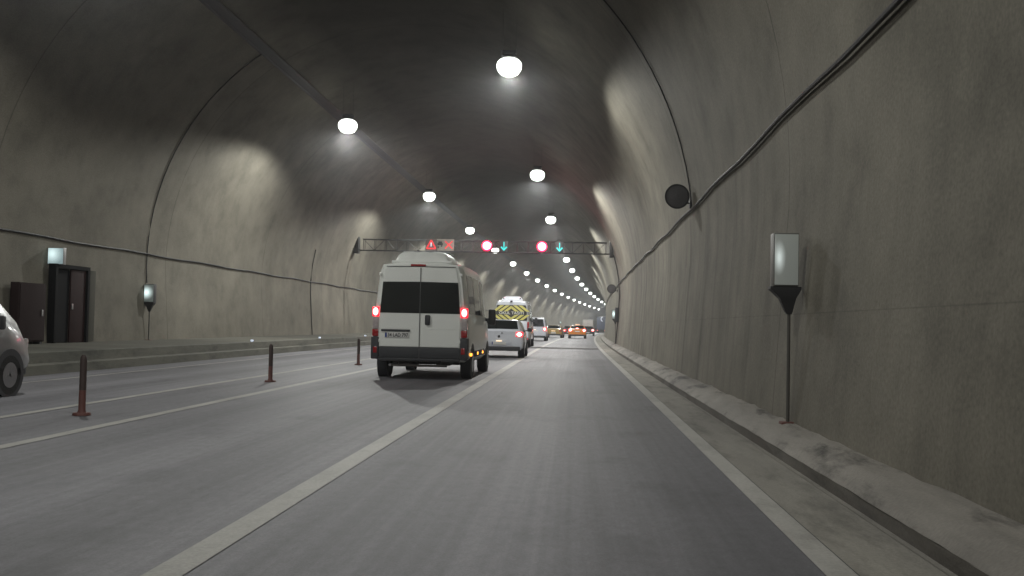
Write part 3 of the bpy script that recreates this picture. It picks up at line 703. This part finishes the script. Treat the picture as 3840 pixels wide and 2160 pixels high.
# --- school bus ---
def school_bus():
    t = thing("school_minibus", "white school service minibus with yellow and black chevron board in its rear window", "minibus", P(-3.47, 53., 0), heading(53))
    sts = [(.0, .42, .93, 1.35, .74, 2.42), (.06, .38, .96, 1.35, .78, 2.49), (.4, .36, .985, 1.38, .80, 2.53), (2.0, .34, .99, 1.38, .81, 2.55), (3.2, .34, .99, 1.38, .81, 2.55), (3.3, .34, .99, 1.38, .81, 2.55), (4.4, .34, .99, 1.36, .80, 2.48),
           (5.2, .34, .97, 1.2, .78, 1.55), (5.9, .36, .9, .9, .7, 1.0), (6.0, .4, .8, .7, .6, .78)]
    shell(t, sts, white2, side_win=(2, 3, 5), front_win=(6,))
    chev_y = mat("chevron_yellow", (.60, .55, .16), .45); chev_k = mat("chevron_black", (.02, .02, .02), .45)
    bd = MB(); bd.prism([(-.84, 1.50), (-.80, 1.44), (.84, 1.44), (.86, 1.48), (.80, 2.20), (.76, 2.26), (-.74, 2.26), (-.78, 2.20)], -.03, -.001); bd = bd.build("chevron_board", chev_k, t)
    b = MB()
    # stripes pointing up above the middle and down below it
    def clipbar(xa, za, xb, zb, zlo, zhi, w):
        d = Vector((xb - xa, zb - za)); n_ = Vector((0, 1)); 
        pts = [(xa, za), (xa + w, za), (xb + w, zb), (xb, zb)]
        b.prism(pts, -.038, -.0305)
    zlo, zhi = 1.92, 2.24; sl = .42
    for k in range(-3, 4):
        w = .20
        if k == 0: continue
        s = 1 if k > 0 else -1; x = s * (.0 + abs(k) * .30)
        xa, xb = (x, x - s * sl)
        pts = [(xa - w / 2, zlo), (xa + w / 2, zlo), (xb + w / 2, zhi), (xb - w / 2, zhi)]
        # keep each stripe on its own side of the middle
        if s * (xb) < w / 2:
            f = (s * xa - w / 2) / sl; zz = zlo + (zhi - zlo) * min(1, max(.05, (abs(xa)) / sl))
            pts = [(xa - s * w / 2, zlo), (xa + s * w / 2, zlo), (s * .004, zlo + (zhi - zlo) * min(1, (abs(xa) + w / 2) / sl)), (s * .004, zlo + (zhi - zlo) * min(1, max(.02, (abs(xa) - w / 2) / sl)))]
            if (abs(xa) + w / 2) > sl: pts.insert(2, (s * (abs(xa) + w / 2 - sl), zhi))
        b.prism(pts, -.038, -.0305)
    zhi2, zlo2 = 1.74, 1.46
    for k in range(-3, 4):
        w = .20
        if k == 0: continue
        s = 1 if k > 0 else -1; x = s * abs(k) * .30; xa, xb = x, x - s * .37
        pts = [(xa - w / 2, zhi2), (xa + w / 2, zhi2), (xb + w / 2, zlo2), (xb - w / 2, zlo2)]
        if s * xb < w / 2:
            pts = [(xa - s * w / 2, zhi2), (xa + s * w / 2, zhi2)]
            if (abs(xa) + w / 2) > .37: pts.append((s * (abs(xa) + w / 2 - .37), zlo2)); 
            pts += [(s * .004, zhi2 + (zlo2 - zhi2) * min(1, (abs(xa) + w / 2) / .37)), (s * .004, zhi2 + (zlo2 - zhi2) * min(1, max(.02, (abs(xa) - w / 2) / .37)))]
        b.prism(pts, -.038, -.0305)
    b.build("stripes", chev_y, bd)
    text(bd, "school_text", "OKUL TA\u015eITI", .20, (.02, -.034, 1.83), platew, .002, sx=1.12, bold=.004)
    for s in (-1, 1):
        MB().box(min(s * .006, s * .82), max(s * .006, s * .82), -.02, -.002, .55, 1.42, .01).build("rear_door", white2, t)
        lamp(t, min(s * .86, s * .965), max(s * .86, s * .965), -.02, .10, .95, 1.38, redlens)
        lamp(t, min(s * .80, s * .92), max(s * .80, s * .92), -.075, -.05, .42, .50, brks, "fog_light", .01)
        wheel(t, s * .88, 1.3, .34, .24, s); wheel(t, s * .88, 5.0, .34, .22, s)
        m_ = MB(); m_.box(min(s * 1.05, s * 1.2), max(s * 1.05, s * 1.2), 4.7, 4.85, 1.3, 1.65, .03); m_.box(min(s * .95, s * 1.06), max(s * .95, s * 1.06), 4.75, 4.8, 1.4, 1.47); m_.build("mirror", plast, t)
    MB().box(-.95, .95, -.05, .2, .36, .54, .03).build("rear_bumper", plast, t)
    arches(t, (1.3, 5.0), .985, .34)
    b = MB(); rings = []
    for y, w, z in ((.35, .5, 2.56), (.42, .56, 2.66), (.6, .6, 2.74), (1.5, .6, 2.76), (1.8, .5, 2.6)):
        rings.append([b.bm.verts.new((u / 8. * w, y, 2.5 + (z - 2.5) * (1 - abs(u / 8.) ** 6))) for u in range(-8, 9)])
    for A, B in zip(rings, rings[1:]):
        for k in range(16): b.bm.faces.new((A[k], A[k + 1], B[k + 1], B[k]))
    b.bm.faces.new(rings[0]); b.bm.faces.new(rings[-1]); ac = b.build("air_conditioner", white2, t)
    for s in (-1, 1): MB().cyl((s * .45, .36, 2.63), (s * .45, .42, 2.63), .035).build("vent", plast, ac)
    MB().box(-.06, .06, -.06, .1, 2.40, 2.50, .02).build("rear_camera", plast, t)
school_bus()

# --- grey-white van ahead ---
cv = thing("compact_van", "pale grey compact van with brake lights lit, between school minibus and yellow taxi", "van", P(-3.42, 78, 0), heading(78))
sts = [(.0, .36, .83, .98, .68, 1.72), (.04, .32, .87, 1.0, .71, 1.80), (.3, .28, .89, 1.02, .73, 1.85), (1.5, .26, .9, 1.02, .73, 1.86), (1.6, .26, .9, 1.02, .73, 1.86), (2.6, .26, .9, 1.0, .72, 1.80), (3.3, .26, .88, .98, .76, 1.10), (4.1, .3, .8, .75, .6, .85), (4.2, .34, .7, .6, .5, .7)]
shell(cv, sts, silver2, side_win=(2, 4), front_win=(5,))
MB().prism([(-.70, 1.12), (-.72, 1.16), (-.64, 1.66), (-.58, 1.70), (.58, 1.70), (.64, 1.66), (.72, 1.16), (.70, 1.12)], -.012, -.001).build("rear_window", glass, cv)
for s in (-1, 1):
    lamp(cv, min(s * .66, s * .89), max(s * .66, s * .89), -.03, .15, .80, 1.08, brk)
    wheel(cv, s * .81, .8, .31, .19, s); wheel(cv, s * .81, 3.4, .31, .19, s)
    MB().box(min(s * .9, s * 1.05), max(s * .9, s * 1.05), 2.7, 2.8, 1.05, 1.25, .02).build("mirror", plast, cv)
MB().box(-.80, .80, -.04, .15, .26, .42, .03).build("rear_bumper", plast, cv); arches(cv, (.8, 3.4), .89, .31)
plate(cv, 0, -.002, .80, ""); MB().box(-.08, .08, -.03, -.013, .87, .89).build("plate_light", pltl, cv)

gt = thing("taxi_car", "dull yellow taxi saloon ahead of the grey van", "taxi", P(-2.87, 101, 0), heading(101) - R(2))
hatch_like(gt, .87, 1.30, 4.2, gold, belt=.88, lampz=(.64, .84), lampw=.26, lit=(1, 0), bootz=.95, lensm=brks); plate(gt, 0, -.04, .52, "")
MB().box(-.20, .20, -.05, -.028, .69, .73).build("plate_light", pltl, gt)
ot = thing("taxi_car", "bright orange taxi with lamp on its roof and brake lights lit", "taxi", P(-.44, 100, 0), heading(100))
hatch_like(ot, .88, 1.33, 4.2, orange, belt=.90, lampz=(.70, .97), lampw=.34, bootz=.97); plate(ot, 0, -.04, .72, "")
MB().box(-.22, .22, 1.3, 1.45, 1.335, 1.45, .03).build("roof_sign", mat("taxi_sign", (.6, .45, .3), .4, emit=(1, .6, .4), es=.5), ot)
lamp(ot, -.16, .16, .45, .5, .98, 1.06, brk, "high_brake_light", .01)
rc = thing("saloon_car", "dark red saloon car half hidden between the two taxis", "car", P(-2.1, 127, 0), heading(127))
hatch_like(rc, .87, 1.30, 4.2, darkred, belt=.88, lampz=(.60, .82), lampw=.50, bootz=.95, lensm=brks); plate(rc, 0, -.04, .5, "")
dk = thing("saloon_car", "dark grey saloon car to the right behind the orange taxi", "car", P(.1, 138, 0), heading(138))
hatch_like(dk, .87, 1.32, 4.3, darkpaint, belt=.88, lampz=(.64, .92), lampw=.34, bootz=.95, lensm=brk); plate(dk, 0, -.04, .42, "")

def truck(label, X, s, W2, H, paint, cabp, blue):
    t = thing("box_truck" if not blue else "lorry", label, "truck", P(X, s, 0), heading(s))
    MB().box(-W2, W2, 0, 6.5, 1.0, H, .04).build("cargo_box", paint, t)
    fr = mat("truck_frame_edge", (.30, .28, .27), .5) if not blue else darkmet
    b = MB()
    for x in (-W2 + .06, W2 - .06, 0): b.box(x - .04, x + .04, -.03, -.002, 1.05, H - .05)
    b.box(-W2 + .1, W2 - .1, -.028, -.0025, H - .14, H - .06); b.box(-W2 + .1, W2 - .1, -.028, -.0025, 1.06, 1.14); b.build("rear_frame", fr, t)
    MB().box(-.45, .45, .3, 8.6, .72, .98).build("chassis", darkmet, t)
    MB().box(-W2 + .08, W2 - .08, 6.8, 8.6, .6, min(H - .2, 2.7), .15).build("cab", cabp, t)
    MB().box(-W2 + .1, W2 - .1, -.02, .1, .45, .6, .01).box(-.6, -.5, 0, .2, .6, .72).box(.5, .6, 0, .2, .6, .72).build("rear_bumper", darkmet, t)
    for sd in (-1, 1):
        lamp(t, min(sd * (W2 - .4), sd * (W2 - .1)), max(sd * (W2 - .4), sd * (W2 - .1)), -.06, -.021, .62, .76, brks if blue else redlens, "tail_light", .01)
        wheel(t, sd * (W2 - .2), 1.8, .48, .28, sd); wheel(t, sd * (W2 - .2), 7.4, .48, .28, sd)
    return t
truck("pale box truck far ahead beyond the two taxis", -3.0, 230, 1.2, 3.1, mat("truck_box_pale", (.42, .38, .36), .5), white2, False)
bt = truck("dark blue lorry with a white curved mark, farthest vehicle by the right wall", -1.6, 272, 1.25, 4.4, bluetarp, bluetarp, True)
b = MB(); pts = [(.42 * math.cos(a) + .35, -.05, .55 * math.sin(a) + 3.8) for a in [math.pi * .45 + math.pi * 1.1 * k / 12 for k in range(13)]]
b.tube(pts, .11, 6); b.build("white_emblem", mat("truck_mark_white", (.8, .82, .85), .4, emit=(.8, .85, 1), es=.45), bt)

# --- silver car at the left edge ---
sc_ = thing("compact_van", "silver one box van in the left lane, cut off by the left picture edge", "van", P(-9.15, 10.95, 0), 0)
sts = [(.0, .36, .82, .98, .66, 1.55), (.04, .32, .86, 1.0, .69, 1.62), (.3, .28, .88, 1.02, .71, 1.68), (1.3, .26, .89, 1.02, .71, 1.68), (1.4, .26, .89, 1.02, .71, 1.68), (2.3, .26, .89, 1.0, .70, 1.64), (3.15, .26, .88, .98, .68, 1.46), (3.55, .28, .87, .88, .72, 1.12), (3.80, .32, .82, .70, .66, .92), (3.93, .36, .70, .55, .5, .66)]
shell(sc_, sts, silver, side_win=(2, 4), front_win=(6,))
for s in (-1, 1):
    lamp(sc_, min(s * .74, s * .87), max(s * .74, s * .87), -.03, .15, .80, 1.08, redlens)
    lamp(sc_, min(s * .52, s * .78), max(s * .52, s * .78), 3.62, 3.86, .68, .84, clearlens, "headlight", .03)
    wheel(sc_, s * .80, .7, .31, .19, s); wheel(sc_, s * .80, 3.18, .31, .19, s)
    MB().box(min(s * .9, s * 1.05), max(s * .9, s * 1.05), 2.65, 2.78, .98, 1.18, .03).build("mirror", plast, sc_)
MB().box(-.80, .80, -.04, .15, .26, .42, .03).build("rear_bumper", plast, sc_); arches(sc_, (.7, 3.18), .885, .31)
MB().box(-.70, .70, 3.80, 3.97, .28, .44, .03).build("front_bumper", plast, sc_)

# ------------------------------------------------------------------ haze
def haze():
    m = bpy.data.materials.new("tunnel_haze"); m.use_nodes = True; t = m.node_tree; t.nodes.clear()
    o = t.nodes.new("ShaderNodeOutputMaterial"); v = t.nodes.new("ShaderNodeVolumePrincipled")
    v.inputs["Color"].default_value = (.86, .88, .9, 1); v.inputs["Density"].default_value = HAZE_D; v.inputs["Anisotropy"].default_value = .82
    t.links.new(v.outputs[0], o.inputs["Volume"])
    MB().box(-20, 75, -75, 625, -6.5, 12.5).build("haze", m, smooth=0, kind="stuff")
if HAZE_D > 0: haze()
